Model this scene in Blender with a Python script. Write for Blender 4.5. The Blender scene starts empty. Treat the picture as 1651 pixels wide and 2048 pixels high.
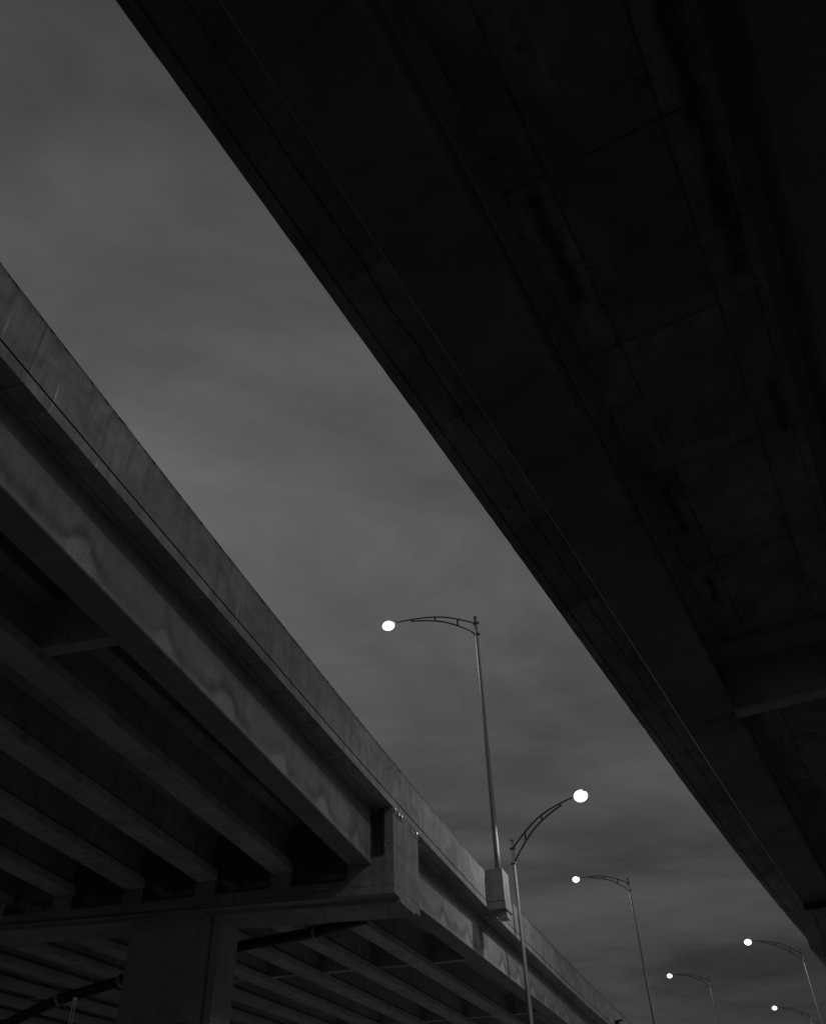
import bpy, bmesh, math, random
from mathutils import Vector, Matrix

random.seed(7)
SC = bpy.context.scene
COL = SC.collection
R = math.radians
CAM_Z = 1.6
LIFT = Vector((0, 0, CAM_Z))          # eye height above the ground

# ------------------------------------------------------------------ helpers
def link(o, parent=None):
    COL.objects.link(o)
    if parent:
        o.parent = parent
    return o

def tag(o, label=None, cat=None, group=None, kind=None):
    if label: o['label'] = label
    if cat: o['category'] = cat
    if group: o['group'] = group
    if kind: o['kind'] = kind
    return o

def empty(name, loc=(0, 0, 0)):
    o = bpy.data.objects.new(name, None)
    o.empty_display_size = 0.3
    o.location = loc
    return link(o)

class MB:
    """collects geometry for ONE mesh object, with a metre-scaled UV map"""
    def __init__(self):
        self.v = []; self.f = []; self.uv = []; self.sm = []
    def quad(self, pts, uvs=None, smooth=False):
        i = len(self.v)
        self.v += [tuple(p) for p in pts]
        self.f.append(tuple(range(i, i + len(pts))))
        self.uv.append(uvs if uvs else [(0, 0)] * len(pts))
        self.sm.append(smooth)
    def build(self, name, mat, parent=None, weld=1e-5):
        me = bpy.data.meshes.new(name)
        org = Vector((0, 0, 0))
        if parent is not None:
            org = parent.matrix_world.translation if False else Vector(parent.location)
            pp = parent.parent
            while pp is not None:
                org += Vector(pp.location); pp = pp.parent
        me.from_pydata([tuple(Vector(p) - org) for p in self.v], [], self.f)
        ul = me.uv_layers.new(name='UVMap')
        k = 0
        for fi, f in enumerate(self.f):
            for j in range(len(f)):
                ul.data[k].uv = self.uv[fi][j]; k += 1
        bm = bmesh.new(); bm.from_mesh(me)
        for i, f in enumerate(bm.faces):
            f.smooth = self.sm[i]
        bmesh.ops.remove_doubles(bm, verts=bm.verts, dist=weld)
        bmesh.ops.recalc_face_normals(bm, faces=bm.faces)
        bm.to_mesh(me); bm.free()
        me.materials.append(mat)
        o = bpy.data.objects.new(name, me)
        return link(o, parent)
    # --- prism: bottom ring & top ring (lists of points, same length)
    def prism(self, a, b, uvf=None):
        n = len(a)
        for i in range(n):
            j = (i + 1) % n
            pts = [a[i], a[j], b[j], b[i]]
            self.quad(pts, self._buv(pts))
        self.quad(a[::-1], self._buv(a[::-1])); self.quad(b, self._buv(b))
    def _buv(self, pts):
        p = [Vector(q) for q in pts]
        n = (p[1] - p[0]).cross(p[2] - p[0])
        if n.length < 1e-12: return [(0, 0)] * len(pts)
        n.normalize()
        if abs(n.z) > .7:
            return [(q.x, q.y) for q in p]
        h = Vector((-n.y, n.x, 0)).normalized()
        return [(q.dot(h), q.z) for q in p]
    def obox(self, c, ax, ay, az):
        """oriented box: centre, half-axis vectors"""
        c = Vector(c); ax = Vector(ax); ay = Vector(ay); az = Vector(az)
        lo = [c - ax - ay - az, c + ax - ay - az, c + ax + ay - az, c - ax + ay - az]
        hi = [p + 2 * az for p in lo]
        self.prism(lo, hi)
    def tube(self, pts, rads, seg=12, caps=True):
        pts = [Vector(p) for p in pts]
        if not hasattr(rads, '__len__'): rads = [rads] * len(pts)
        rings = []; ref = None; L = 0; prev = None
        for i, p in enumerate(pts):
            t = (pts[min(i + 1, len(pts) - 1)] - pts[max(i - 1, 0)]).normalized()
            if ref is None:
                ref = Vector((1, 0, 0)) if abs(t.x) < .8 else Vector((0, 1, 0))
            u = (ref - t * ref.dot(t)).normalized(); w = t.cross(u); ref = u
            if prev is not None: L += (p - prev).length
            prev = p
            rings.append(([p + (u * math.cos(2 * math.pi * k / seg) + w * math.sin(2 * math.pi * k / seg)) * rads[i] for k in range(seg)], L))
        for (ra, la), (rb, lb) in zip(rings, rings[1:]):
            for k in range(seg):
                j = (k + 1) % seg
                self.quad([ra[k], ra[j], rb[j], rb[k]], [(k / seg, la), ((k + 1) / seg, la), ((k + 1) / seg, lb), (k / seg, lb)], True)
        if caps:
            self.quad(rings[0][0][::-1]); self.quad(rings[-1][0])

KS = .78        # scale of the right overpass
# ------------------------------------------------------------------ materials
class NT:
    def __init__(self, name):
        self.m = bpy.data.materials.new(name); self.m.use_nodes = True
        self.t = self.m.node_tree; self.b = self.t.nodes['Principled BSDF']
        self.l = self.t.links
    def n(self, typ, **kw):
        x = self.t.nodes.new(typ)
        for k, v in kw.items(): setattr(x, k, v)
        return x
    def val(self, s, x):
        if isinstance(x, (int, float)): s.default_value = x
        else: self.l.new(x, s)
    def math(self, op, a, b=0.0, c=None, clamp=False):
        x = self.n('ShaderNodeMath', operation=op); x.use_clamp = clamp
        self.val(x.inputs[0], a); self.val(x.inputs[1], b)
        if c is not None: self.val(x.inputs[2], c)
        return x.outputs[0]
    def ss(self, v, lo, hi, a=0.0, b=1.0):
        x = self.n('ShaderNodeMapRange', interpolation_type='SMOOTHSTEP')
        self.val(x.inputs['Value'], v)
        x.inputs['From Min'].default_value = lo; x.inputs['From Max'].default_value = hi
        x.inputs['To Min'].default_value = a; x.inputs['To Max'].default_value = b
        return x.outputs[0]
    def coord(self, kind='UV', sx=1, sy=1, sz=1):
        c = self.n('ShaderNodeTexCoord'); m = self.n('ShaderNodeMapping')
        m.inputs['Scale'].default_value = (sx, sy, sz)
        self.l.new(c.outputs[kind], m.inputs['Vector'])
        return m.outputs[0]
    def noise(self, vec, scale, detail=4, rough=.55, dist=0):
        x = self.n('ShaderNodeTexNoise')
        x.inputs['Scale'].default_value = scale; x.inputs['Detail'].default_value = detail
        x.inputs['Roughness'].default_value = rough; x.inputs['Distortion'].default_value = dist
        self.l.new(vec, x.inputs['Vector'])
        return x.outputs[0]
    def vor(self, vec, scale):
        x = self.n('ShaderNodeTexVoronoi'); x.inputs['Scale'].default_value = scale
        self.l.new(vec, x.inputs['Vector'])
        return x.outputs['Distance'], x.outputs['Color']
    def uv(self, kind='UV'):
        c = self.n('ShaderNodeTexCoord'); s = self.n('ShaderNodeSeparateXYZ')
        self.l.new(c.outputs[kind], s.inputs[0])
        return s.outputs[0], s.outputs[1], s.outputs[2]
    def grey(self, v):
        c = self.n('ShaderNodeCombineColor')
        for i in range(3): self.l.new(v, c.inputs[i])
        self.l.new(c.outputs[0], self.b.inputs['Base Color'])
    def bump(self, h, strength, dist):
        x = self.n('ShaderNodeBump'); x.inputs['Strength'].default_value = strength
        x.inputs['Distance'].default_value = dist
        self.val(x.inputs['Height'], h)
        self.l.new(x.outputs[0], self.b.inputs['Normal'])
    def line(self, v, at, w, soft=.5):
        """1 on a line at v==at of half width w"""
        d = self.math('ABSOLUTE', self.math('SUBTRACT', v, at))
        return self.ss(d, w * (1 - soft), w * (1 + soft), 1, 0)
    def mul(self, a, b): return self.math('MULTIPLY', a, b)
    def dark(self, base, mask, amt):
        """base * (1 - mask*amt)"""
        return self.mul(base, self.math('SUBTRACT', 1.0, self.mul(mask, amt)))

def concrete(name, base=.3, extra=None, kind='UV', streak=.22, holes=1.0, blotch=.4, rough=.85):
    t = NT(name)
    big = t.noise(t.coord(kind), .55, 5, .6, .3)
    mid = t.noise(t.coord(kind), 3.1, 5, .65)
    fine = t.noise(t.coord(kind), 38, 3, .6)
    col = t.mul(t.ss(big, .25, .75, 1 - blotch * .6, 1 + blotch * .5), base)
    col = t.mul(col, t.ss(mid, .2, .8, .88, 1.1))
    col = t.mul(col, t.ss(fine, .2, .8, .92, 1.07))
    if streak:
        st = t.noise(t.coord(kind, 2.6, .22, 1), 1.6, 4, .6, .2)
        st2 = t.noise(t.coord(kind, 9, .35, 1), 1.0, 3, .6, .1)
        col = t.dark(col, t.mul(t.ss(st, .5, .72), t.ss(big, .35, .6, .4, 1)), streak)
        spk = t.noise(t.coord(kind), 14, 4, .75)
        col = t.dark(col, t.mul(t.ss(spk, .56, .68), t.ss(t.noise(t.coord(kind), 1.3, 4, .6), .45, .62)), .38)
        pale = t.ss(t.noise(t.coord(kind, 1, .7, 1), 1.9, 5, .7, .8), .6, .74)
        col = t.mul(col, t.math('ADD', 1.0, t.mul(pale, .22)))
        gate = t.ss(t.noise(t.coord(kind, .5, .8, 1), .8, 4, .65), .42, .66)
        col = t.dark(col, t.mul(t.ss(st2, .35, .75), gate), .2)
    if holes:
        d, c = t.vor(t.coord(kind), 9.0)
        sp = t.n('ShaderNodeSeparateColor'); t.l.new(c, sp.inputs[0])
        patch = t.ss(t.noise(t.coord(kind), 1.7, 3, .6), .42, .6)
        hole = t.mul(t.ss(d, .1, .18, 1, 0), t.mul(t.math('GREATER_THAN', sp.outputs[0], .45), patch))
        d2, c2 = t.vor(t.coord(kind), 21.0)
        hole2 = t.mul(t.ss(d2, .14, .26, 1, 0), t.ss(t.noise(t.coord(kind), 2.3, 3, .6), .5, .62))
        h = t.math('MAXIMUM', hole, t.mul(hole2, .7))
        col = t.dark(col, h, .72 * holes)
    u, v, w = t.uv(kind)
    if extra: col = extra(t, col, u, v)
    t.grey(col)
    t.b.inputs['Roughness'].default_value = rough
    t.b.inputs['Specular IOR Level'].default_value = .25
    t.bump(t.math('ADD', t.mul(mid, .5), t.mul(fine, .5)), .35, .006)
    return t.m

def parapet_extra(t, col, u, v, top_edge=True):
    # dark mossy band at the weathered top edge
    n = t.noise(t.coord('UV', 1.2, 1, 1), 2.2, 5, .7)
    if not top_edge: v = t.math('ADD', t.math('MAXIMUM', v, 1.0), 0.0)
    top = t.ss(t.math('ADD', v, t.mul(t.math('SUBTRACT', n, .5), .5)), .0, .2, 1, 0)
    col = t.dark(col, top, .32)
    n2 = t.noise(t.coord('UV', 1.6, .4, 1), 3.0, 4, .7)
    crust = t.ss(t.math('SUBTRACT', v, t.ss(n2, .4, .75, .018, .1)), -.012, .012, 1, 0)
    col = t.dark(col, crust, .85)
    # each pour has its own tone; dark runs creep down from the top edge
    wn = t.n('ShaderNodeTexWhiteNoise', noise_dimensions='1D'); t.l.new(t.math('FLOOR', t.mul(t.math('ADD', u, 3.5), 1 / 5.35)), wn.inputs['W'])
    col = t.mul(col, t.ss(wn.outputs['Value'], 0, 1, .88, 1.1))
    rn = t.noise(t.coord('UV', 1.5, .12, 1), 1.5, 5, .7, .3)
    reach = t.ss(t.noise(t.coord('UV', .9, .01, 1), 1.2, 3, .6), .35, .7, .15, 1.2)
    col = t.dark(col, t.mul(t.ss(rn, .54, .7), t.ss(t.math('SUBTRACT', v, reach), -.25, .05, 1, 0)), .3)
    blot = t.noise(t.coord('UV', .8, 1, 1), 1.5, 5, .65, 1.0)
    col = t.mul(col, t.ss(blot, .3, .7, .82, 1.15))
    # hairline joints and pale lime runs that bleed through the cracks
    wob = t.mul(t.math('SUBTRACT', t.noise(t.coord('UV', 1, 1, 1), 2.4, 4, .6), .5), .12)
    uu = t.math('ADD', u, wob)
    fr = t.math('ABSOLUTE', t.math('SUBTRACT', t.math('FRACT', t.mul(uu, 1 / 1.17)), .5))
    run = t.mul(t.ss(fr, .006, .02, 1, 0), t.ss(v, .25, 1.0))
    run = t.mul(run, t.ss(t.noise(t.coord('UV', .6, 1.4, 1), 1.3, 3, .6), .4, .58))
    col = t.mul(col, t.math('ADD', 1.0, t.mul(run, .75)))
    fr2 = t.math('ABSOLUTE', t.math('SUBTRACT', t.math('FRACT', t.mul(t.math('ADD', uu, .31), 1 / 2.9)), .5))
    crack = t.mul(t.ss(fr2, .001, .004, 1, 0), t.ss(t.noise(t.coord('UV', .5, .8, 1), 1.1, 3, .6), .4, .55))
    col = t.dark(col, crack, .45)
    for at in (-3.5, 17.9, 49.7):
        col = t.dark(col, t.mul(t.line(u, at, .009), t.math('LESS_THAN', v, 1.09)), .5)
    return col

def fascia_girder_extra(t, col, u, v):
    # v = height above the soffit; scalloped water stain, paler below it
    ph = t.math('FRACT', t.mul(t.math('ADD', t.math('ADD', u, 2.3), t.mul(t.math('SUBTRACT', t.noise(t.coord('UV', 1, .01, 1), .5, 2), .5), 1.6)), 1 / 2.45))
    hump = t.math('POWER', t.math('ABSOLUTE', t.math('SINE', t.mul(ph, math.pi))), 12.0)
    wob = t.mul(t.math('SUBTRACT', t.noise(t.coord('UV'), 1.6, 3, .55), .5), .3)
    h = t.math('ADD', t.math('ADD', .13, t.mul(hump, .34)), wob)
    d = t.math('SUBTRACT', v, h)
    band = t.mul(t.ss(d, -.1, .07), t.ss(d, .06, .36, 1, 0))
    inten = t.mul(t.ss(t.noise(t.coord('UV', .4, .4, 1), 1.1, 3), .35, .6, .35, 1), t.ss(t.noise(t.coord('UV'), 2.6, 5, .7, .6), .3, .6, .35, 1))
    col = t.dark(col, t.mul(band, inten), .46)
    low = t.mul(t.ss(d, -.16, .02, 1, 0), t.ss(hump, .1, .6, .5, 1.3))
    col = t.mul(col, t.math('ADD', 1.0, t.mul(low, .27)))
    return col

def slab_extra(t, col, u, v):
    # u along the deck, v across: formwork joints printed in the cast soffit
    S_ = KS
    fr = t.math('ABSOLUTE', t.math('SUBTRACT', t.math('FRACT', t.math('DIVIDE', t.math('SUBTRACT', u, 5.45 * S_ - 1.475 * S_), 2.95 * S_)), .5))
    wob = t.mul(t.math('SUBTRACT', t.noise(t.coord('UV'), 1.5, 4, .6), .5), .05)
    m = t.ss(fr, .0035, .009, 1, 0)
    inn = t.mul(t.math('GREATER_THAN', v, -1.3 * S_), t.math('LESS_THAN', v, 1.3 * S_))
    m = t.mul(m, inn)
    vv = t.math('ADD', v, wob)
    for at in (-1.3, -.74, .7, 1.22):
        m = t.math('MAXIMUM', m, t.line(vv, at * S_, .014))
    m = t.mul(m, t.ss(t.noise(t.coord('UV'), 2.6, 5, .7), .36, .6, .12, 1))
    col = t.dark(col, m, .58)
    # damp halo that follows the seams, spots and formwork grain
    near = t.math('MAXIMUM', t.ss(fr, .0, .05, 1, 0), t.math('MAXIMUM', t.line(v, -.74 * S_, .1, .9), t.line(v, .7 * S_, .1, .9)))
    damp = t.mul(near, t.ss(t.noise(t.coord('UV'), 3.3, 5, .7, .5), .5, .7))
    col = t.dark(col, damp, .5)
    gr = t.noise(t.coord('UV', .35, 5, 1), 3.2, 4, .7)
    col = t.mul(col, t.ss(gr, .25, .75, .86, 1.12))
    gm = t.noise(t.coord('UV'), 1.25, 6, .75, .9)
    col = t.mul(col, t.ss(gm, .3, .7, .74, 1.22))
    sd_, sc_ = t.vor(t.coord('UV'), 2.1)
    col = t.dark(col, t.ss(t.math('ADD', sd_, t.mul(t.noise(t.coord('UV'), 12, 3), .12)), .11, .17, 1, 0), .45)
    # panel-to-panel tone
    pu = t.math('FLOOR', t.math('DIVIDE', t.math('SUBTRACT', u, 5.45 * S_), 2.95 * S_))
    pv = t.math('ADD', t.math('GREATER_THAN', v, -.74 * S_), t.math('GREATER_THAN', v, .7 * S_))
    wn = t.n('ShaderNodeTexWhiteNoise', noise_dimensions='2D')
    cb = t.n('ShaderNodeCombineXYZ'); t.l.new(pu, cb.inputs[0]); t.l.new(pv, cb.inputs[1])
    t.l.new(cb.outputs[0], wn.inputs['Vector'])
    col = t.mul(col, t.ss(wn.outputs['Value'], 0, 1, .82, 1.15))
    # black leak stains along the girder fillets
    for (a, b, at, w) in ((5.6, 7.4, -1.0, .09), (3.6, 8.0, 1.08, .1), (11.8, 13.2, -1.02, .06), (14.8, 15.8, -1.0, .06), (10.2, 11.4, 1.1, .07)):
        wv = t.mul(t.math('SUBTRACT', t.noise(t.coord('UV', .6, 1, 1), 4.0, 6, .75), .5), .2)
        mm = t.ss(t.math('ABSOLUTE', t.math('SUBTRACT', t.math('ADD', v, wv), at * S_)), w * .4, w * 1.5, 1, 0)
        mm = t.mul(mm, t.mul(t.ss(u, a * S_ - .15, a * S_ + .1), t.ss(u, b * S_ - .1, b * S_ + .2, 1, 0)))
        mm = t.mul(mm, t.ss(t.noise(t.coord('UV', .5, 2, 1), 5.5, 5, .75), .3, .52, .3, 1))
        col = t.dark(col, mm, .7)
    # pale ticks across the edge strip, and a ragged pour line along the overhang
    ef = t.math('ABSOLUTE', t.math('SUBTRACT', t.math('FRACT', t.mul(t.math('ADD', u, wob), 1 / 1.55)), .5))
    tick = t.mul(t.ss(ef, .006, .016, 1, 0), t.math('LESS_THAN', v, -3.74 * S_))
    tick = t.mul(tick, t.ss(t.noise(t.coord('UV', 1, .1, 1), 1.1, 2), .38, .55))
    col = t.mul(col, t.math('ADD', 1.0, t.mul(t.mul(tick, t.ss(u, 5, 9)), 1.0)))
    wl = t.mul(t.math('SUBTRACT', t.noise(t.coord('UV'), 1.1, 5, .7), .5), .16)
    col = t.dark(col, t.line(t.math('ADD', v, wl), -3.3 * S_, .012), .6)
    # pale lime blooms
    bl = t.ss(t.noise(t.coord('UV', .5, .8, 1), .9, 5, .65), .6, .75)
    return t.mul(col, t.math('ADD', 1.0, t.mul(bl, .35)))

def under_extra(t, col, u, v):
    st = t.noise(t.coord('UV', 1.2, .5, 1), 1.3, 5, .7, .6)
    col = t.dark(col, t.ss(st, .5, .75), .35)
    return col

def pier_extra(t, col, u, v):
    # v is height: pour joints, a dirty lower band and a few ragged cracks
    br = t.ss(t.noise(t.coord('UV'), 2.2, 5, .7), .38, .55, .2, 1)
    wob = t.mul(t.math('SUBTRACT', t.noise(t.coord('UV'), 2.5, 4, .6), .5), .05)
    vv = t.math('ADD', v, wob)
    for at in (9.74, 8.72, 6.1, 3.7):
        col = t.dark(col, t.mul(t.line(vv, at, .012), br), .55)
    wide = t.math('ADD', v, t.mul(t.math('SUBTRACT', t.noise(t.coord('UV'), .9, 4, .6), .5), .5))
    col = t.dark(col, t.mul(t.ss(wide, 9.25, 9.4, 1, 0), t.ss(wide, 8.2, 8.6)), .2)
    c = t.math('ABSOLUTE', t.math('SUBTRACT', t.noise(t.coord('UV', 1, .6, 1), .9, 6, .7), .5))
    col = t.dark(col, t.mul(t.ss(c, .0015, .005, 1, 0), t.ss(t.noise(t.coord('UV'), .7, 2), .5, .6)), .5)
    return col

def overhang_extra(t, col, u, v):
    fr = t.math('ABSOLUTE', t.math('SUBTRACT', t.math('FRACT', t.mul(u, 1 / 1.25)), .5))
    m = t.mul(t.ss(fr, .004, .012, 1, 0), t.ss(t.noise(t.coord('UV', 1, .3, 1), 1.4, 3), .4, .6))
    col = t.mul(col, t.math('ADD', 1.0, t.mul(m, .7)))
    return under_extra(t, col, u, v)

M = {}
M['parapet'] = concrete('weathered_parapet_concrete', .31, parapet_extra, streak=.3)
M['deck_edge'] = concrete('deck_edge_concrete', .33, lambda t, c, u, v: parapet_extra(t, c, u, v, False), streak=.25)
M['fascia'] = concrete('stained_girder_concrete', .27, fascia_girder_extra, streak=.2, blotch=.3)
M['girder'] = concrete('girder_concrete', .4, under_extra, streak=.3, holes=.5)
M['slab'] = concrete('gap_shade_deck_concrete', .13, overhang_extra, streak=0, holes=.4)  # deck concrete darkened: shade between the girders is put into its colour
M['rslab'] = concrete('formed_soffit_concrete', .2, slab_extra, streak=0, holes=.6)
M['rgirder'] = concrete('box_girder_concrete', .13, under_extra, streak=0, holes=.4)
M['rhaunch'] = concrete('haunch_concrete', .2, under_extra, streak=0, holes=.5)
M['rdia'] = concrete('diaphragm_concrete', .27, under_extra, streak=.2, holes=.8)
M['cap'] = concrete('pier_concrete', .29, pier_extra, streak=.3, blotch=.5)
M['column'] = concrete('column_concrete', .3, pier_extra, streak=.15, holes=.7)
M['pilaster'] = concrete('lamp_base_concrete', .3, None, streak=.1, holes=.5, blotch=.25)
M['filler'] = concrete('joint_filler', .025, None, streak=0, holes=0)

def metal(name, base, rough=.45, met=.85, var=.2):
    t = NT(name)
    n = t.noise(t.coord('Object', 1, 1, .25), 6, 4, .6)
    f = t.noise(t.coord('Object'), 45, 3, .6)
    c = t.mul(t.mul(t.ss(n, .25, .75, 1 - var, 1 + var), base), t.ss(f, .2, .8, .93, 1.06))
    t.grey(c)
    t.b.inputs['Metallic'].default_value = met
    t.val(t.b.inputs['Roughness'], t.ss(n, .2, .8, rough - .08, rough + .1))
    return t.m

M['galv'] = metal('galvanised_steel', .2, .55, .35, .12)
M['arm'] = metal('weathered_arm_steel', .07, .65, .2)
M['clamp'] = metal('clamp_steel', .14, .55, .6)
M['housing'] = metal('lamp_housing_grey', .3, .55, .3)
M['iron'] = metal('black_iron_pipe', .018, .5, .1)
M['coupling'] = metal('pipe_coupling', .3, .5, .4)
M['mesh'] = metal('dark_wire_mesh', .06, .6, .5)
M['hinge'] = metal('hinge_zinc', .5, .4, .8)
M['bolt'] = metal('bright_bolt', .95, .35, .1)
M['box'] = metal('painted_junction_box', .42, .55, .1)
M['conduit'] = metal('conduit_grey', .3, .5, .4)
M['post'] = metal('bright_sign_post', .85, .4, .3)

def lens_mat():
    t = NT('lit_lamp_lens')
    t.b.inputs['Base Color'].default_value = (.02, .02, .02, 1)
    t.b.inputs['Specular IOR Level'].default_value = 0.0
    t.b.inputs['Emission Color'].default_value = (1, 1, 1, 1)
    t.b.inputs['Emission Strength'].default_value = LAMP
    return t.m
LAMP = 16.0          # the glowing glass itself
M['lens'] = lens_mat()

def ground_mat():
    t = NT('packed_gravel_ground')
    a = t.noise(t.coord('Object'), .15, 6, .6)
    b = t.noise(t.coord('Object'), 9, 5, .7)
    c = t.mul(t.ss(a, .25, .75, .44, .56), t.ss(b, .2, .8, .75, 1.2))
    t.grey(c); t.b.inputs['Roughness'].default_value = .95
    t.bump(b, .5, .03)
    return t.m
M['ground'] = ground_mat()

# ------------------------------------------------------------------ the ground
g = MB(); G = 900
N_ = 12
for i in range(N_):
    for j in range(N_):
        x0 = -G + 2 * G * i / N_; x1 = -G + 2 * G * (i + 1) / N_; y0 = -G + 2 * G * j / N_; y1 = -G + 2 * G * (j + 1) / N_
        g.quad([(x0, y0, 0), (x1, y0, 0), (x1, y1, 0), (x0, y1, 0)])
go = g.build('ground', M['ground']); tag(go, kind='structure')

# ------------------------------------------------------------------ left overpass: gentle curve in plan, slight sag
LX0, LY0, LZ0, LTH, LK, LK2, LG, LG2 = -4.253043, 10.808507, 10.372436, .2748177, .00135354, -.00054406, .00178298, .01741525
DS = .05
_tab = {}
def _mk():
    lo, hi = -24.0, 132.0
    def th(s): return LTH + LK * s + LK2 * s * s / 2 * 1e-2
    x, y = LX0, LY0; s = 0.0
    fw = [(0.0, x, y)]
    while s < hi:
        x += math.sin(th(s + DS / 2)) * DS; y += math.cos(th(s + DS / 2)) * DS; s += DS
        fw.append((s, x, y))
    x, y = LX0, LY0; s = 0.0; bw = []
    while s > lo:
        x -= math.sin(th(s - DS / 2)) * DS; y -= math.cos(th(s - DS / 2)) * DS; s -= DS
        bw.append((s, x, y))
    return bw[::-1] + fw, lo
TAB, TLO = _mk()
def lframe(s):
    """point on the parapet's top outer edge, left normal, tangent"""
    k = (s - TAB[0][0]) / DS
    i = max(0, min(len(TAB) - 2, int(k))); f = k - i
    x = TAB[i][1] * (1 - f) + TAB[i + 1][1] * f; y = TAB[i][2] * (1 - f) + TAB[i + 1][2] * f
    a = LTH + LK * s + LK2 * s * s / 2 * 1e-2
    T = Vector((math.sin(a), math.cos(a), 0)); N = Vector((-T.y, T.x, 0))
    z = LZ0 + LG * s + LG2 * s * s * 1e-2
    P = Vector((x, y, z + CAM_Z))
    if s > 60:
        q = ((s - 60) / 45) ** 2
        P -= N * 1.1 * q; P.z -= 1.0 * q
    return P, N, T
def lp(s, o, d):
    P, N, T = lframe(s)
    return P + N * o - Vector((0, 0, d))

def sweep(mb, frame, prof, sts, vfun=None, caps=True, closed=True):
    """prof(s) -> [(o,d)...]; UV = (s, depth) on upright faces, (s, offset) on flat ones"""
    rows = []
    for s in sts:
        P, N, T = frame(s)
        pr = prof(s)
        rows.append((s, pr, [P + N * o - Vector((0, 0, d)) for o, d in pr]))
    n = len(rows[0][1])
    for (sa, pa, qa), (sb, pb, qb) in zip(rows, rows[1:]):
        for i in range(n if closed else n - 1):
            j = (i + 1) % n
            flat = abs(pa[i][0] - pa[j][0]) > abs(pa[i][1] - pa[j][1])
            def c(s, p):
                if flat: return p[0]
                return vfun(s, p) if vfun else p[1]
            mb.quad([qa[i], qb[i], qb[j], qa[j]], [(sa, c(sa, pa[i])), (sb, c(sb, pb[i])), (sb, c(sb, pb[j])), (sa, c(sa, pa[j]))])
    if caps and closed:
        for s, p, q in (rows[0], rows[-1]):
            mb.quad(q, [(a + s, b) for a, b in p])

def rng(a, b, st):
    n = max(1, int(round((b - a) / st)))
    return [a + (b - a) * i / n for i in range(n + 1)]

CROSS = .012
WID = 32.0
over = empty('overpass', lp(13, 5, 1.3))
tag(over, 'long curving concrete overpass, sunlit parapet along its edge, several I-shaped girders beneath', 'overpass', 'concrete road overpasses')

# parapet: chipped, slightly ragged top edge
rj = random.Random(3)
sts = rng(-23, 40, .12) + rng(40, 130, .5)[1:]
jit = {}
ph = 0
for s in sts:
    b = rj.gauss(0, .0035)
    if rj.random() < .07: b -= rj.uniform(.012, .045)
    jit[s] = b
def par_prof(s):
    j = jit.get(s, 0)
    return [(0, .022 - j * .6), (.004, .008 + j * .3), (.014, j * .8), (.24, 0), (.3, .55), (.42, .85), (.42, 1.076), (0, 1.076)]
mb = MB(); sweep(mb, lframe, par_prof, sts); mb.build('parapet', M['parapet'], over)
mb = MB(); sweep(mb, lframe, lambda s: [(WID, 1.076 - CROSS * WID), (WID - .42, 1.076 - CROSS * WID), (WID - .42, .85), (WID - .24, 0), (WID, 0)], rng(-23, 130, 3)); mb.build('parapet', M['parapet'], over)
# deck slab with a drip groove in the overhang's underside
def slab_prof(s):
    return [(0, 1.114), (0, 1.322), (.315, 1.322), (.32, 1.297), (.345, 1.297), (.35, 1.322), (.75, 1.322 - CROSS * .75), (.75, 1.08), (.05, 1.08), (.05, 1.114)]
mb = MB(); sweep(mb, lframe, slab_prof, rng(-23, 60, .5) + rng(60, 130, 2)[1:]); mb.build('deck_slab', M['deck_edge'], over)
mb = MB(); sweep(mb, lframe, lambda s: [(.752, 1.08 - CROSS * .75), (.752, 1.322 - CROSS * .75), (WID, 1.322 - CROSS * WID), (WID, 1.08 - CROSS * WID)], rng(-23, 60, .5) + rng(60, 130, 2)[1:]); mb.build('deck_soffit', M['slab'], over)  # split from the deck edge so its darker colour carries the gaps' shade
# dark filler set back in the joint under the parapet
mb = MB(); sweep(mb, lframe, lambda s: [(.03, 1.078), (.03, 1.112), (.049, 1.112), (.049, 1.078)], rng(-23, 60, .5) + rng(60, 130, 2)[1:]); mb.build('joint_filler', M['filler'], over)

# girders: straight chords from pier to pier
def zsof1(s): return 7.8187 - .012906 * s
def zsof2(s): return 7.2496 + .023646 * s
def chord(sa, sb):
    Pa, Na, Ta = lframe(sa); Pb, Nb, Tb = lframe(sb)
    def fr(s):
        f = (s - sa) / (sb - sa)
        N = (Na * (1 - f) + Nb * f).normalized()
        Pp = Pa.lerp(Pb, f)
        z = lframe(s)[0].z
        # true chord in plan, deck height from the curve
        return Vector((Pp.x, Pp.y, z)), N, Ta
    return fr
PITCH = 2.13; NG = 15; O0 = .65
SKEW = .065
def add_girders(sa, sb, zs, fr):
    for k in range(NG):
        o = O0 + PITCH * k
        a = sa - SKEW * o; b = sb - SKEW * o
        def bot(s): return fr(s)[0].z - CAM_Z - zs(s) - CROSS * (o - O0)
        tp = 1.324 - CROSS * o
        if k == 0:
            def prof(s):
                B = bot(s)
                return [(o, tp), (o, B - .02), (o + .02, B), (o + .58, B), (o + .6, B - .02), (o + .6, B - .22), (o + .4, B - .38), (o + .4, tp + .2), (o + .62, tp + .08), (o + .62, tp)]
        else:
            def prof(s):
                B = bot(s)
                return [(o - .05, tp), (o - .05, tp + .08), (o + .2, tp + .2), (o + .2, B - .4), (o, B - .22), (o, B - .02), (o + .02, B), (o + .58, B), (o + .6, B - .02), (o + .6, B - .22), (o + .4, B - .4), (o + .4, tp + .2), (o + .65, tp + .08), (o + .65, tp)]
        mb = MB()
        sweep(mb, fr, prof, rng(a, b, 1.5), vfun=lambda s, p: bot(s) - p[1])
        mb.build('fascia_girder' if k == 0 else 'girder', M['fascia'] if k == 0 else M['girder'], over)
C1 = chord(-20, 14.0); C2 = chord(13, 47)
add_girders(-20, 12.42, zsof1, C1)
add_girders(14.15, 47, zsof2, C2)
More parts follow.
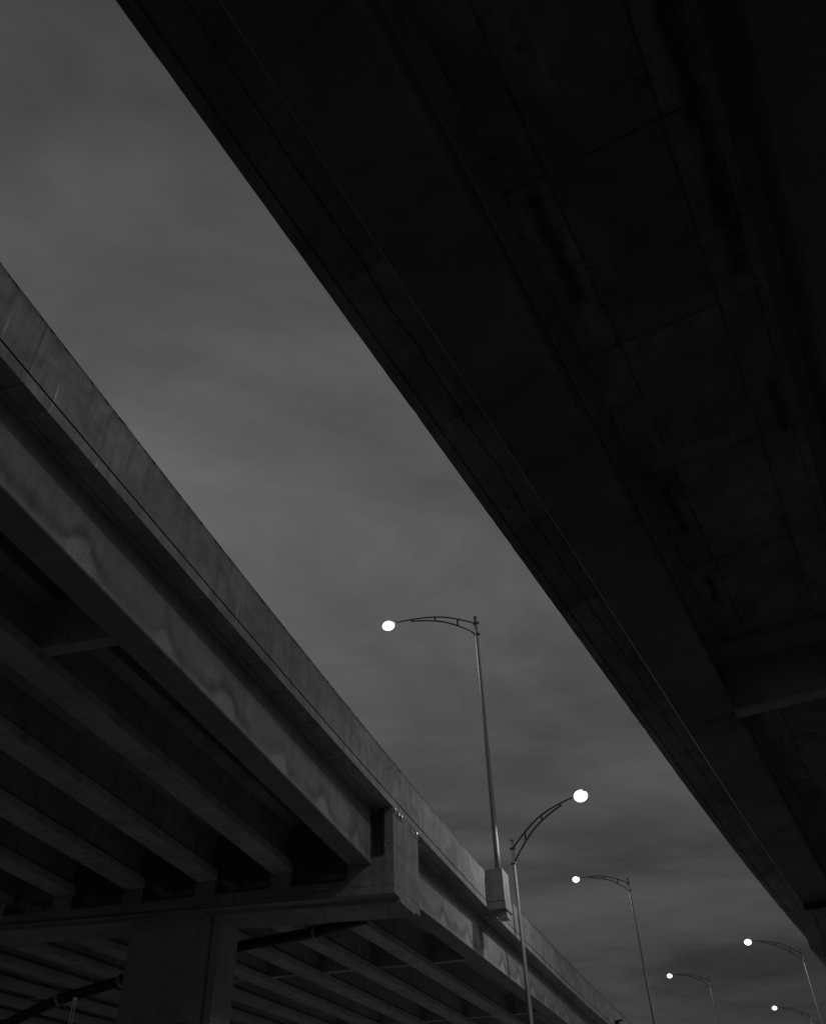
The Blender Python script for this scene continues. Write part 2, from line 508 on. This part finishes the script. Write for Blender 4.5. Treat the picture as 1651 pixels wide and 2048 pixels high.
add_girders(47.3, 80, lambda s: 7.2496 + .023646 * 47.2 + .005 * (s - 47.2), chord(47.2, 80))
# diaphragms between the girders
def diaphragm(s, k, zs, th=.28):
    o = O0 + PITCH * k
    oa, ob = o + .405, o + PITCH + .195
    z = zs(s) + CROSS * (o - O0)
    P, N, T = lframe(s)
    mb = MB()
    d0 = 1.326 - CROSS * o; db = P.z - CAM_Z - z
    prof = [(oa, d0), (oa, db - .42), (oa + .22, db - .25), (ob - .22, db - .25), (ob, db - .42), (ob, d0)]
    a = [lp(s - SKEW * q[0], q[0], q[1]) for q in prof]
    b = [lp(s + th - SKEW * q[0], q[0], q[1]) for q in prof]
    mb.prism(a, b)
    mb.build('diaphragm', M['girder'], over)
for k in range(NG - 1):
    diaphragm(1.15, k, zsof1); diaphragm(24.2, k, zsof2); diaphragm(36.0, k, zsof2)
# end diaphragms over the pier
for k in range(NG - 1):
    diaphragm(13.0, k, zsof1, .3)

# lamp pilasters on the parapet, with conduit box below the first
def pilaster(s0, s1, out, parent):
    mb = MB()
    def pr(o, d): return (o, d)
    prof = [(-out, 0.0), (-out, 1.085), (-.003, 1.085), (-.003, -.02), (-.1, -.03)]
    prof = [(-.004, -.02), (-out, -.02), (-out, 1.085), (-.004, 1.085)]
    sweep(mb, lframe, lambda s: prof, [s0, s1]); o1 = mb.build('lamp_pedestal', M['pilaster'], parent)
    mb = MB(); sweep(mb, lframe, lambda s: [(-.004, 1.087), (-out + .03, 1.087), (-out + .03, 1.112), (-.004, 1.112)], [s0 + .02, s1 - .03]); mb.build('pedestal_joint', M['filler'], o1)
    mb = MB(); sweep(mb, lframe, lambda s: [(-.004, 1.114), (-out - .02, 1.114), (-out - .02, 1.36), (-.004, 1.36)], [s0 - .02, s1 + .04]); mb.build('pedestal_foot', M['pilaster'], o1)
    return o1
ped = pilaster(22.36, 23.32, .62, over)
mb = MB(); sweep(mb, lframe, lambda s: [(-.6, 1.362), (-.6, 1.6), (-.25, 1.6), (-.25, 1.362)], [22.62, 23.12]); jb = mb.build('junction_box', M['box'], ped)
mb = MB(); mb.tube([lp(22.66, -.2, 1.45), lp(22.66, .16, 1.43), lp(22.75, .24, 1.38)] + [lp(s, .26, 1.365) for s in rng(23.2, 60, 1.2)], .03, 8); mb.build('conduit', M['conduit'], over)
pilaster(65.2, 66.2, .62, over); pilaster(105.4, 106.4, .62, over)
# small camera-like bracket at the far joint
mb = MB(); P, N, T = lframe(49.9); mb.obox(lp(49.9, -.12, .95), N * .12, T * .1, (0, 0, .14)); mb.tube([lp(49.8, -.2, .86), lp(50.0, -.42, .8)], .06, 8); mb.build('joint_bracket', M['iron'], over)

# ------------------------------------------------------------------ left pier
SP = 12.2
P0, PN, PT = lframe(SP)
SLO = .034
def cp(s, o, d):
    """cap coordinates: station, offset, depth below the parapet top at the pier"""
    return P0 + PN * o + PT * (s - SP - SKEW * o) - Vector((0, 0, d))
pier = empty('bridge_pier', Vector((cp(13.2, 6.2, 0).x, cp(13.2, 6.2, 0).y, 0)))
tag(pier, 'grey concrete pier with grooved column and wide cap carrying the sunlit overpass girders', 'pier', 'concrete bridge piers')
CE = .004
def lin(o0, o1, sec, mb, slope=SLO):
    """extrude section [(s,d,slopefactor)] from offset o0 to o1"""
    a = [cp(s, o0, d - k * o0) for s, d, k in sec]; b = [cp(s, o1, d - k * o1) for s, d, k in sec]
    mb.prism(a, b)
mb = MB()
sec = [(12.2, 3.11, .012), (12.2, 3.53, SLO), (12.66, 3.53, SLO), (12.68, 3.62, SLO), (13.9, 3.62, SLO), (13.92, 3.55, SLO), (14.35, 3.55, SLO), (14.35, 3.11, .012)]
lin(CE, 31.5, sec, mb)
mb.build('pier_cap', M['cap'], pier)
# cheek wall closing the cap's end
mb = MB()
lin(CE, .245, [(12.198, 1.326, 0), (12.198, 3.108, 0), (14.352, 3.108, 0), (14.352, 1.326, 0)], mb)
cheek = mb.build('cheek_wall', M['cap'], pier)
mb = MB()
lin(.247, .63, [(12.2, 2.56, 0), (12.2, 3.107, .01), (13.6, 3.107, .01), (13.6, 2.56, 0)], mb)
mb.build('seat_wall', M['cap'], pier)
for k in range(NG):
    o = O0 + PITCH * k
    mb = MB()
    dt = P0.z - CAM_Z - zsof1(12.3) - CROSS * (o - O0) + .012
    lin(o - .01, o + .6, [(12.197, dt, CROSS * 0), (12.197, 3.107, .012), (14.2, 3.107, .012), (14.2, dt, 0)], mb)
    mb.build('bearing_pedestal', M['cap'], pier)
# wire mesh bird screens between the girders
def screen(o0, o1, d0, d1, s, bars=26, name='screen_panel'):
    mb = MB()
    up = Vector((0, 0, 1)); dv = (PN - PT * SKEW).normalized()
    w = .03
    def bar(oa, da, ob, db, t):
        a = cp(s, oa, da); b = cp(s, ob, db); dr = (b - a); L = dr.length
        if L < .02: return
        dr.normalize(); sd = dr.cross(PT).normalized()
        mb.obox((a + b) / 2, dr * L / 2, sd * t, PT * .006)
    for (a, b, c, d) in ((o0, d0, o1, d0), (o0, d1, o1, d1), (o0, d0, o0, d1), (o1, d0, o1, d1)):
        bar(a, b, c, d, w)
    W = o1 - o0; H = d1 - d0
    st = .07
    q = st
    while q < W + H:
        # both diagonals
        for sg in (0, 1):
            pts = []
            xa, ya = (q, 0) if q <= W else (W, q - W)
            xb, yb = (0, q) if q <= H else (q - H, H)
            if sg: xa, xb = W - xa, W - xb
            bar(o0 + xa, d0 + ya, o0 + xb, d0 + yb, .006)
        q += st
    return mb.build(name, M['mesh'], pier)
for k in range(4):
    o = O0 + PITCH * k
    screen(o + .63, o + PITCH - .03, 2.0 - .012 * o, 3.09 - .012 * o, 12.16)
dr = screen(.26, .6, 1.5, 2.53, 12.17, name='mesh_door')
for d in (1.68, 2.3):
    mb = MB(); c = cp(12.185, .235, d); mb.obox(c, PN * .035, PT * .012, (0, 0, .08)); mb.build('hinge', M['hinge'], dr)
# mesh strips and bright bolts in the joint above the cheek wall
for sa, sb, bolts in ((12.26, 12.95, (12.3, 12.62, 12.86)), (13.72, 14.33, (14.2,))):
    mb = MB()
    n = 9
    for i in range(n):
        s = sa + (sb - sa) * i / (n - 1)
        for sg in (-1, 1):
            a = cp(s - .05 * sg, -.006, 1.36); b = cp(s + .05 * sg, -.006, 1.49)
            dr_ = (b - a).normalized()
            mb.obox((a + b) / 2, (b - a) / 2, dr_.cross(PN) * .009, PN * .006)
    jm = mb.build('joint_mesh', M['mesh'], pier)
    for i, s in enumerate(bolts):
        mb = MB(); c = cp(s, -.02, 1.36 + .03 * (i % 2)); mb.tube([c + PN * .01, c - PN * .02], .032, 10); mb.build('bolt_head', M['bolt'], jm)
# column: wall shaft with a vertical groove near each end
z0, z1 = 0.0, None
def colring(z):
    pass
oa, ob = 4.88, 7.56
s0, s1 = 12.69, 13.62
outl = [(s0 + .03, oa), (s0, oa + .03), (s0, oa + .24), (s0 + .1, oa + .27), (s0 + .1, oa + .33), (s0, oa + .37), (s0, ob - .1), (s0 + .06, ob - .05), (s0 + .06, ob), (s1, ob), (s1, oa)]
mb = MB()
def cz(s, o, z):
    p = cp(s, o, 0); return Vector((p.x, p.y, z))
def capbot(o): return P0.z - 3.62 + SLO * o
lev = [0, 4.0, 4.012]
a = [cz(s, o, 0) for s, o in outl]; b = [cz(s, o, capbot(o) + .06) for s, o in outl]
mb.prism(a, b)
mb.build('column', M['column'], pier)

# ------------------------------------------------------------------ drain pipe slung behind the cap
dp = empty('drain_pipe', cp(15.6, 6, 3.4))
tag(dp, 'black iron drain pipe with pale couplings slung below the girders behind the pier', 'pipe')
pp = [(2.2, 2.93), (2.9, 3.02), (3.8, 3.13), (6.1, 3.24), (8.0, 3.46), (9.8, 3.75), (11, 3.93), (12.4, 4.13), (13.8, 4.55), (15.5, 5.1)]
mb = MB(); mb.tube([cp(16.0 + SKEW * o, o, d) for o, d in pp], .155, 14); mb.build('pipe', M['iron'], dp)
for o in (10.23, 12.36):
    mb = MB(); d = 3.81 if o < 11 else 4.12
    dirv = (cp(16 + SKEW * (o + .5), o + .5, d + .09) - cp(16 + SKEW * o, o, d)).normalized()
    c = cp(16 + SKEW * o, o, d); mb.tube([c - dirv * .05, c + dirv * .05], .19, 16); mb.build('coupling', M['coupling'], dp)
mb = MB(); c = cp(16 + SKEW * 3.81, 3.81, 3.13); mb.tube([c - PN * .04, c + PN * .04], .18, 14); mb.obox(c + Vector((0, 0, .3)), PN * .02, PT * .03, (0, 0, .2)); mb.build('hanger', M['coupling'], dp)

# ------------------------------------------------------------------ right overpass, straight, overhead
HD = R(26.6)
RT = Vector((math.sin(HD), math.cos(HD), 0)); RN = Vector((math.cos(HD), -math.sin(HD), 0))
ZR = 8.5 * KS
def bend(t):
    u = max(0, t / KS - 22)
    return .28 * KS * (u / 18) ** 2
def rframe(t):
    return RT * t + RN * bend(t) + Vector((0, 0, CAM_Z)), RN, RT
def rp(t, n, z): 
    P, N, T = rframe(t); return P + N * n + Vector((0, 0, z))
ro = empty('overpass', rp(12, 0, ZR + 1))
tag(ro, 'dark concrete overpass overhead, seen from below, with panelled soffit and wide box girders', 'overpass', 'concrete road overpasses')
T0, T1 = -26 * KS, 62 * KS
ZS = 9.9 * KS                # underside of the deck between girders
ZF = 9.75 * KS               # underside at the outer edge
NA = -3.91 * KS; NE = 31 * KS
rst = rng(T0, 0, 1.0) + rng(0, 34, .16)[1:] + rng(34, T1, 1.0)[1:]
rj2 = random.Random(11)
ejit = {t: rj2.gauss(0, .0018) + (rj2.uniform(.004, .012) if rj2.random() < .04 else 0) for t in rst}
mb = MB()
# (n, -z) profile: edge, drip groove, overhang, deck
def rs_prof(t):
    q = lambda n, z: (n, -z)
    return [q(NA, ZF + .24), q(NA + ejit.get(t, 0) * .3, ZF + .01 + ejit.get(t, 0)), q(NA + .012 + ejit.get(t, 0), ZF), q(NA + .135, ZF), q(NA + .14, ZF + .03), q(NA + .165, ZF + .03), q(NA + .17, ZF), q(-2.63 * KS, ZS), q(NE, ZS), q(NE, ZS + .28), q(-2.6 * KS, ZS + .28)]
sweep(mb, rframe, rs_prof, rst)
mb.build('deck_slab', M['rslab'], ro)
# parapet above the edge
mb = MB(); sweep(mb, rframe, lambda t: [(NA + .004, -(ZF + .28)), (NA + .004, -(ZF + 1.34)), (NA + .24, -(ZF + 1.36)), (NA + .3, -(ZF + .8)), (NA + .42, -(ZF + .45)), (NA + .42, -(ZF + .3))], rst); mb.build('parapet', M['parapet'], ro)
def rgirder(na, nb):
    mb = MB()
    c = .02
    # vertical faces, small chamfers on the lower arrises, fillets under the deck
    prof = [(na - .16, -(ZS + .001)), (na - .0, -(ZS - .12)), (na, -(ZR + .075)), (na + .036, -ZR), (nb - .05, -ZR), (nb, -(ZR + .04)), (nb, -(ZR + .3)), (nb - .035, -(ZR + .33)), (nb - .035, -(ZS - .3)), (nb - .035, -(ZS - .001))]
    sweep(mb, rframe, lambda t: prof, [T0 + .3] + rng(1 - 24, 31.8 * KS, 1.2) + [33.1 * KS])
    sweep(mb, rframe, lambda t: prof, rng(34.1 * KS, T1 - .3, 1.2))
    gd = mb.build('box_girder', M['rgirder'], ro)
    # cast haunch that fills the corner between the girder and the deck
    mb = MB()
    hp = [(nb - .033, -(ZS - .34)), (nb + .0, -(ZS - .3)), (nb + .06, -(ZS - .12)), (nb + .075, -(ZS - .11)), (nb + .13, -(ZS - .003)), (nb - .033, -(ZS - .003))]
    sweep(mb, rframe, lambda t: hp, rng(T0 + .3, 33.1 * KS, 1.2))
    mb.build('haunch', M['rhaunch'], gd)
    return gd
edges = [(-2.63 * KS, -1.47 * KS), (1.57 * KS, 2.77 * KS), (5.77 * KS, 6.97 * KS), (9.97 * KS, 11.17 * KS), (14.17 * KS, 15.37 * KS), (18.37 * KS, 19.57 * KS), (22.57 * KS, 23.77 * KS), (26.77 * KS, 27.97 * KS)]
for a, b in edges: rgirder(a, b)
# cross diaphragms: deep web, fillet where it meets the deck
for t in (17.9 * KS, -9 * KS):
    for (a0, b0), (a1, b1) in zip(edges, edges[1:]):
        mb = MB()
        zb = ZR + .02   # soffit of the web
        sec = [(t - .38, ZS - .004), (t - .36, ZS - .05), (t, ZS - .22), (t, zb + .02), (t + .02, zb), (t + .3, zb), (t + .3, ZS - .004)]
        mb.prism([rp(tt, b0 - .02, z) for tt, z in sec], [rp(tt, a1 + .01, z) for tt, z in sec])
        mb.build('diaphragm', M['rdia'], ro)

# right pier: cap with a chamfered end, single column
tc = 33.0 * KS
rpier = empty('bridge_pier', Vector((rp(tc + 1, 3.5, 0).x, rp(tc + 1, 3.5, 0).y, 0)))
tag(rpier, 'dark hammerhead pier cap with chamfered end at the right edge below the overhead deck', 'pier', 'concrete bridge piers')
# in profile across the deck: (n, z)
prof = [(-2.64, 8.27), (-2.66, 8.25), (-2.67, 7.14), (-2.5, 6.88), (-2.34, 6.88), (-2.2, 6.72), (1.2, 6.0), (26, 6.0), (29.0, 6.9), (29.6, 7.2), (29.6, 8.27)]
mb = MB()
mb.prism([rp(tc, n * KS - bend(tc), z * KS) for n, z in prof], [rp(tc + 1.3, n * KS - bend(tc + 1.3), z * KS) for n, z in prof])
mb.build('pier_cap', M['cap'], rpier)
for a, b in edges:
    mb = MB(); m_ = (a + b) / 2
    for tt in (tc + .2, tc + .95):
        mb.obox(rp(tt, m_ - .06, (8.27 * KS + ZR) / 2), RN * .35, RT * .18, (0, 0, (ZR - 8.27 * KS) / 2 - .002))
    mb.build('bearing', M['iron'], rpier)
mb = MB(); a = [rp(tc + .12, 2.6 * KS, -CAM_Z), rp(tc + 1.18, 2.6 * KS, -CAM_Z), rp(tc + 1.18, 5.4 * KS, -CAM_Z), rp(tc + .12, 5.4 * KS, -CAM_Z)]
mb.prism(a, [p + Vector((0, 0, CAM_Z + 6.02 * KS)) for p in a]); mb.build('column', M['column'], rpier)
# thin shallow groove line on the cap's near face
mb = MB(); mb.prism([rp(tc - .003, n * KS, z * KS) for n, z in ((-2.32, 8.0), (-2.3, 8.0), (-2.24, 7.3), (-2.26, 7.3))], [rp(tc - .001, n * KS, z * KS) for n, z in ((-2.32, 8.0), (-2.3, 8.0), (-2.24, 7.3), (-2.26, 7.3))]); mb.build('face_groove', M['filler'], rpier)

# ------------------------------------------------------------------ street lamps
TOPC = [(.02, -.33), (.25, -.19), (.5, -.06), (.836, .109), (1.2, .27), (1.55, .4), (1.91, .49), (2.4, .575), (3.0, .623), (3.4, .645), (3.76, .635), (3.9, .63)]
BOTC = [(.02, -.93), (.25, -.7), (.5, -.5), (.86, -.24), (1.2, -.03), (1.55, .14), (1.92, .27), (2.3, .385), (2.69, .466), (3.1, .531)]
BULB = 2500.0
def lamp(base, top_z, az, label, group, r0=.112, r1=.062, droop=0.0, baseplate=True):
    b = Vector(base)
    e = empty('street_lamp', b)
    tag(e, label, 'street lamp', group)
    d = Vector((math.sin(az), math.cos(az), 0)); side = Vector((d.y, -d.x, 0)); up = Vector((0, 0, 1))
    top = Vector((b.x, b.y, top_z))
    def A(out, dz): return top + d * out + up * (dz - droop * out)
    # pole
    mb = MB(); L = top_z - b.z
    n = 14
    mb.tube([b + up * (L * i / n) for i in range(n + 1)], [r0 + (r1 - r0) * i / n for i in range(n + 1)], 18)
    pole = mb.build('pole', M['galv'], e)
    mb = MB(); mb.tube([top - up * .03, top - up * .0, top + up * .03, top + up * .06], [r1 + .012, r1 + .014, r1 * .8, .02], 14); mb.build('pole_cap', M['clamp'], pole)
    if baseplate:
        mb = MB(); mb.tube([b, b + up * .05], .2, 16); mb.tube([b + up * .05, b + up * .16], [r0 + .03, r0 + .012], 16)
        for i in range(4):
            a = math.pi / 4 + i * math.pi / 2
            c = b + Vector((math.cos(a), math.sin(a), 0)) * .165
            mb.tube([c, c + up * .12], .02, 6)
        mb.build('base_plate', M['clamp'], pole)
    # bracket arm: two bowed chords with three struts, hung on two clamps
    mb = MB()
    mb.tube([A(o, z) for o, z in TOPC], [.034] * 10 + [.03, .028], 10)
    mb.tube([A(o, z) for o, z in BOTC], .036, 10)
    def zi(C, x):
        for (a, za), (b_, zb) in zip(C, C[1:]):
            if a <= x <= b_: return za + (zb - za) * (x - a) / (b_ - a)
    for x in (.84, 1.91, 3.0):
        za, zb = zi(BOTC, x), zi(TOPC, x)
        mb.obox(A(x, (za + zb) / 2), d * .035, side * .022, up * max(.01, (zb - za) / 2))
    arm = mb.build('arm', M['arm'], e)
    for dz in (-.33, -.93):
        mb = MB()
        c = top + up * dz
        rr = r1 + (r0 - r1) * (-dz / max(1, L)) + .012
        mb.tube([c - up * .055, c + up * .055], rr, 14)
        mb.obox(c - d * (rr + .02), d * .035, side * .05, up * .04)
        mb.obox(c + d * (rr + .005), d * .03, side * .05, up * .045)
        for sg in (-1, 1):
            q = c - d * (rr + .02) + side * .035 * sg
            mb.tube([q - d * .07, q], .014, 6)
        mb.build('clamp', M['clamp'], arm)
    # luminaire: shallow cobra head over a bright drop lens
    mb = MB()
    secs = [(3.72, .035, .03, .64), (3.84, .06, .05, .645), (3.95, .11, .07, .66), (4.1, .15, .085, .68), (4.3, .15, .085, .68), (4.45, .1, .06, .665), (4.52, .03, .03, .655)]
    rings = []
    for o, w, h, z in secs:
        ring = []
        for k in range(14):
            a = 2 * math.pi * k / 14
            x = math.cos(a) * w; y = math.sin(a) * h
            if y < 0: y *= .35
            ring.append(A(o, z + y) + side * x)
        rings.append(ring)
    for ra, rb in zip(rings, rings[1:]):
        for k in range(14):
            j = (k + 1) % 14
            mb.quad([ra[k], ra[j], rb[j], rb[k]], None, True)
    mb.quad(rings[0][::-1]); mb.quad(rings[-1])
    hd = mb.build('luminaire', M['housing'], e)
    mb = MB()
    nu, nv = 20, 14
    c = A(4.22, .56)
    def lp_(i, j):
        a = 2 * math.pi * i / nu; b_ = math.pi * j / nv - math.pi / 2
        return c + d * (.29 * math.cos(a) * math.cos(b_)) + side * (.24 * math.sin(a) * math.cos(b_)) - up * (.215 * math.sin(b_))
    for j in range(nv):
        for i in range(nu):
            mb.quad([lp_(i, j), lp_(i + 1, j), lp_(i + 1, j + 1), lp_(i, j + 1)], None, True)
    ln = mb.build('lens', M['lens'], hd)
    # the lamp's own light, thrown down and sideways from the drop lens
    bl = bpy.data.lights.new('lamp_light', 'SPOT'); bl.energy = BULB; bl.spot_size = R(166); bl.spot_blend = .15; bl.shadow_soft_size = .16; bl.color = (1, 1, 1)
    bo = bpy.data.objects.new('lamp_light', bl); bo.location = c - up * .4 - b; link(bo, e)
    return e
GB = 'street lamps standing on the overpass parapet'
GS = 'street lamps rising from the ground between the roads'
def perp(s):
    P, N, T = lframe(s); return math.atan2(N.x, N.y)
lb = lp(23.05, -.33, -.022)
lamp(lb, 21.955 + CAM_Z, perp(23.6), 'tallest lit street lamp, grey pole rising from the box-shaped parapet pedestal', GB)
b3 = lp(65.7, -.3, -.022)
lamp(b3, 22.728 + CAM_Z, perp(65), 'lit street lamp in the middle distance, standing between the nearest and smallest lamps', GB)
b4 = lp(105.9, -.3, -.022); b4.x, b4.y = 31.66, 109.51
b4.z = lp(105.9, -.3, -.022).z
lamp(b4, 22.88 + CAM_Z, R(287.5), 'smallest distant lit street lamp, thin arm to the left, beyond the middle lamp', GB)
def gl(D, ax, az_top, L): pass
lamp((3.57, 35.82, 0), 12.84 + CAM_Z, R(143.5), 'nearest lit street lamp, pole crossing in front of the overpass, arm bending right', GS, .125, .062, .04)
lamp((30.0, 76.32, 0), 17.73 + CAM_Z, R(264.5), 'lit street lamp at the right edge just under the dark pier cap', GS, .14, .062)
lamp((45.7, 119.55, 0), 20.67 + CAM_Z, R(261.5), 'lowest street lamp in the bottom right corner, only its head and arm showing', GS, .15, .062)

# ------------------------------------------------------------------ slotted sign post
b = Vector((-3.62, 9.37 * 1.0, 0)) ; b = Vector((-3.498, 9.368, 0))
sp = empty('sign_post', b); tag(sp, 'thin bright slotted metal post standing below the dark girders, left of the pier column', 'post')
mb = MB(); tz = 1.974 + CAM_Z; w = .016
cx = Vector((b.x, b.y, 0)); rx = Vector((.94, .34, 0)); ry = Vector((-.34, .94, 0))
mb.obox(cx + Vector((0, 0, (tz - .42) / 2)), rx * w, ry * w, (0, 0, (tz - .42) / 2))
mb.obox(cx - rx * (w - .0035) + Vector((0, 0, tz - .21)), rx * .0035, ry * w, (0, 0, .21))
mb.obox(cx + rx * (w - .0035) + Vector((0, 0, tz - .21)), rx * .0035, ry * w, (0, 0, .21))
mb.build('post', M['post'], sp)
mb = MB(); mb.obox(cx + Vector((0, 0, tz + .008)), rx * (w + .003), ry * (w + .003), (0, 0, .012)); mb.build('post_cap', M['post'], sp)

# ------------------------------------------------------------------ light
SUN_AZ, SUN_EL = 131.0, 34.0
sd = Vector((math.sin(R(SUN_AZ)) * math.cos(R(SUN_EL)), math.cos(R(SUN_AZ)) * math.cos(R(SUN_EL)), math.sin(R(SUN_EL))))
sl = bpy.data.lights.new('sun', 'SUN'); sl.energy = .82; sl.angle = R(3.5); sl.color = (1, 1, 1)
so = bpy.data.objects.new('sun', sl); so.rotation_euler = sd.to_track_quat('Z', 'Y').to_euler(); so.location = sd * 50; COL.objects.link(so)

w = bpy.data.worlds.new('World'); SC.world = w; w.use_nodes = True
nt = w.node_tree; bg = nt.nodes['Background']
def wn(t, **k):
    x = nt.nodes.new(t)
    for a, b_ in k.items(): setattr(x, a, b_)
    return x
def wm(op, a, b_=0.0):
    x = wn('ShaderNodeMath', operation=op)
    for i, q in enumerate((a, b_)):
        if isinstance(q, (int, float)): x.inputs[i].default_value = q
        else: nt.links.new(q, x.inputs[i])
    return x.outputs[0]
sky = wn('ShaderNodeTexSky', sky_type='NISHITA'); sky.sun_disc = False
sky.sun_elevation = R(SUN_EL); sky.sun_rotation = R(SUN_AZ)
bw = wn('ShaderNodeRGBToBW'); nt.links.new(sky.outputs[0], bw.inputs[0])
tc_ = wn('ShaderNodeTexCoord'); sx = wn('ShaderNodeSeparateXYZ'); nt.links.new(tc_.outputs['Generated'], sx.inputs[0])
zc = wm('MAXIMUM', sx.outputs[2], .02); zz = wm('ADD', zc, .06)
# cloud layer on a plane overhead, smeared by the wind
cmb = wn('ShaderNodeCombineXYZ')
px_ = wm('DIVIDE', sx.outputs[0], zz); py_ = wm('DIVIDE', sx.outputs[1], zz)
nt.links.new(px_, cmb.inputs[0]); nt.links.new(py_, cmb.inputs[1])
mp = wn('ShaderNodeMapping'); mp.inputs['Rotation'].default_value = (0, 0, R(-14)); mp.inputs['Scale'].default_value = (.8, 1.15, 1)
nt.links.new(cmb.outputs[0], mp.inputs[0])
def wnoise(sc, det, ro_, dist):
    x = wn('ShaderNodeTexNoise'); x.inputs['Scale'].default_value = sc; x.inputs['Detail'].default_value = det
    x.inputs['Roughness'].default_value = ro_; x.inputs['Distortion'].default_value = dist
    nt.links.new(mp.outputs[0], x.inputs['Vector']); return x.outputs[0]
def wr(v, a, b_, c, d_):
    x = wn('ShaderNodeMapRange', interpolation_type='SMOOTHSTEP'); nt.links.new(v, x.inputs['Value'])
    for i, q in zip(('From Min', 'From Max', 'To Min', 'To Max'), (a, b_, c, d_)): x.inputs[i].default_value = q
    return x.outputs[0]
c1 = wr(wnoise(1.0, 5, .55, .9), .28, .72, .62, 1.26)
c2 = wr(wnoise(3.4, 4, .6, .8), .3, .7, .9, 1.06)
cl = wm('MULTIPLY', c1, c2)
SKYK = 2.0
elev = wm('MULTIPLY', wr(sx.outputs[2], .1, .66, .26, 1.16), wr(sx.outputs[2], .68, 1.0, 1.0, .58))      # thick cloud low down, thinner overhead
mix = wm('ADD', wm('MULTIPLY', bw.outputs[0], .35), .9)  # sun-side glow veiled by the overcast
lum = wm('MULTIPLY', wm('MULTIPLY', cl, elev), wm('MULTIPLY', mix, SKYK))
nt.links.new(lum, bg.inputs['Color']); bg.inputs['Strength'].default_value = .15

# ------------------------------------------------------------------ camera
F_ = Vector((0, .754729, .656037)); RH = Vector((.999239, .025586, -.029435)); UH = Vector((.039001, -.655538, .754155))
cam = bpy.data.cameras.new('camera'); co = bpy.data.objects.new('camera', cam); COL.objects.link(co)
mw = Matrix(((RH.x, UH.x, -F_.x, 0), (RH.y, UH.y, -F_.y, 0), (RH.z, UH.z, -F_.z, CAM_Z), (0, 0, 0, 1)))
co.matrix_world = mw
cam.sensor_fit = 'VERTICAL'; cam.sensor_height = 36; cam.sensor_width = 36 * 1651 / 2048
cam.lens = 1704.997 / 2048 * 36
cam.clip_start = .05; cam.clip_end = 3000
SC.camera = co
SC.render.resolution_x = 825; SC.render.resolution_y = 1024
SC.view_settings.view_transform = 'Standard'; SC.view_settings.look = 'None'
SC.view_settings.gamma = 1; SC.view_settings.exposure = -2.1
SC.render.engine = 'CYCLES'
SC.cycles.use_denoising = True
SC.cycles.max_bounces = 8; SC.cycles.diffuse_bounces = 5
SC.cycles.sample_clamp_indirect = 3.0
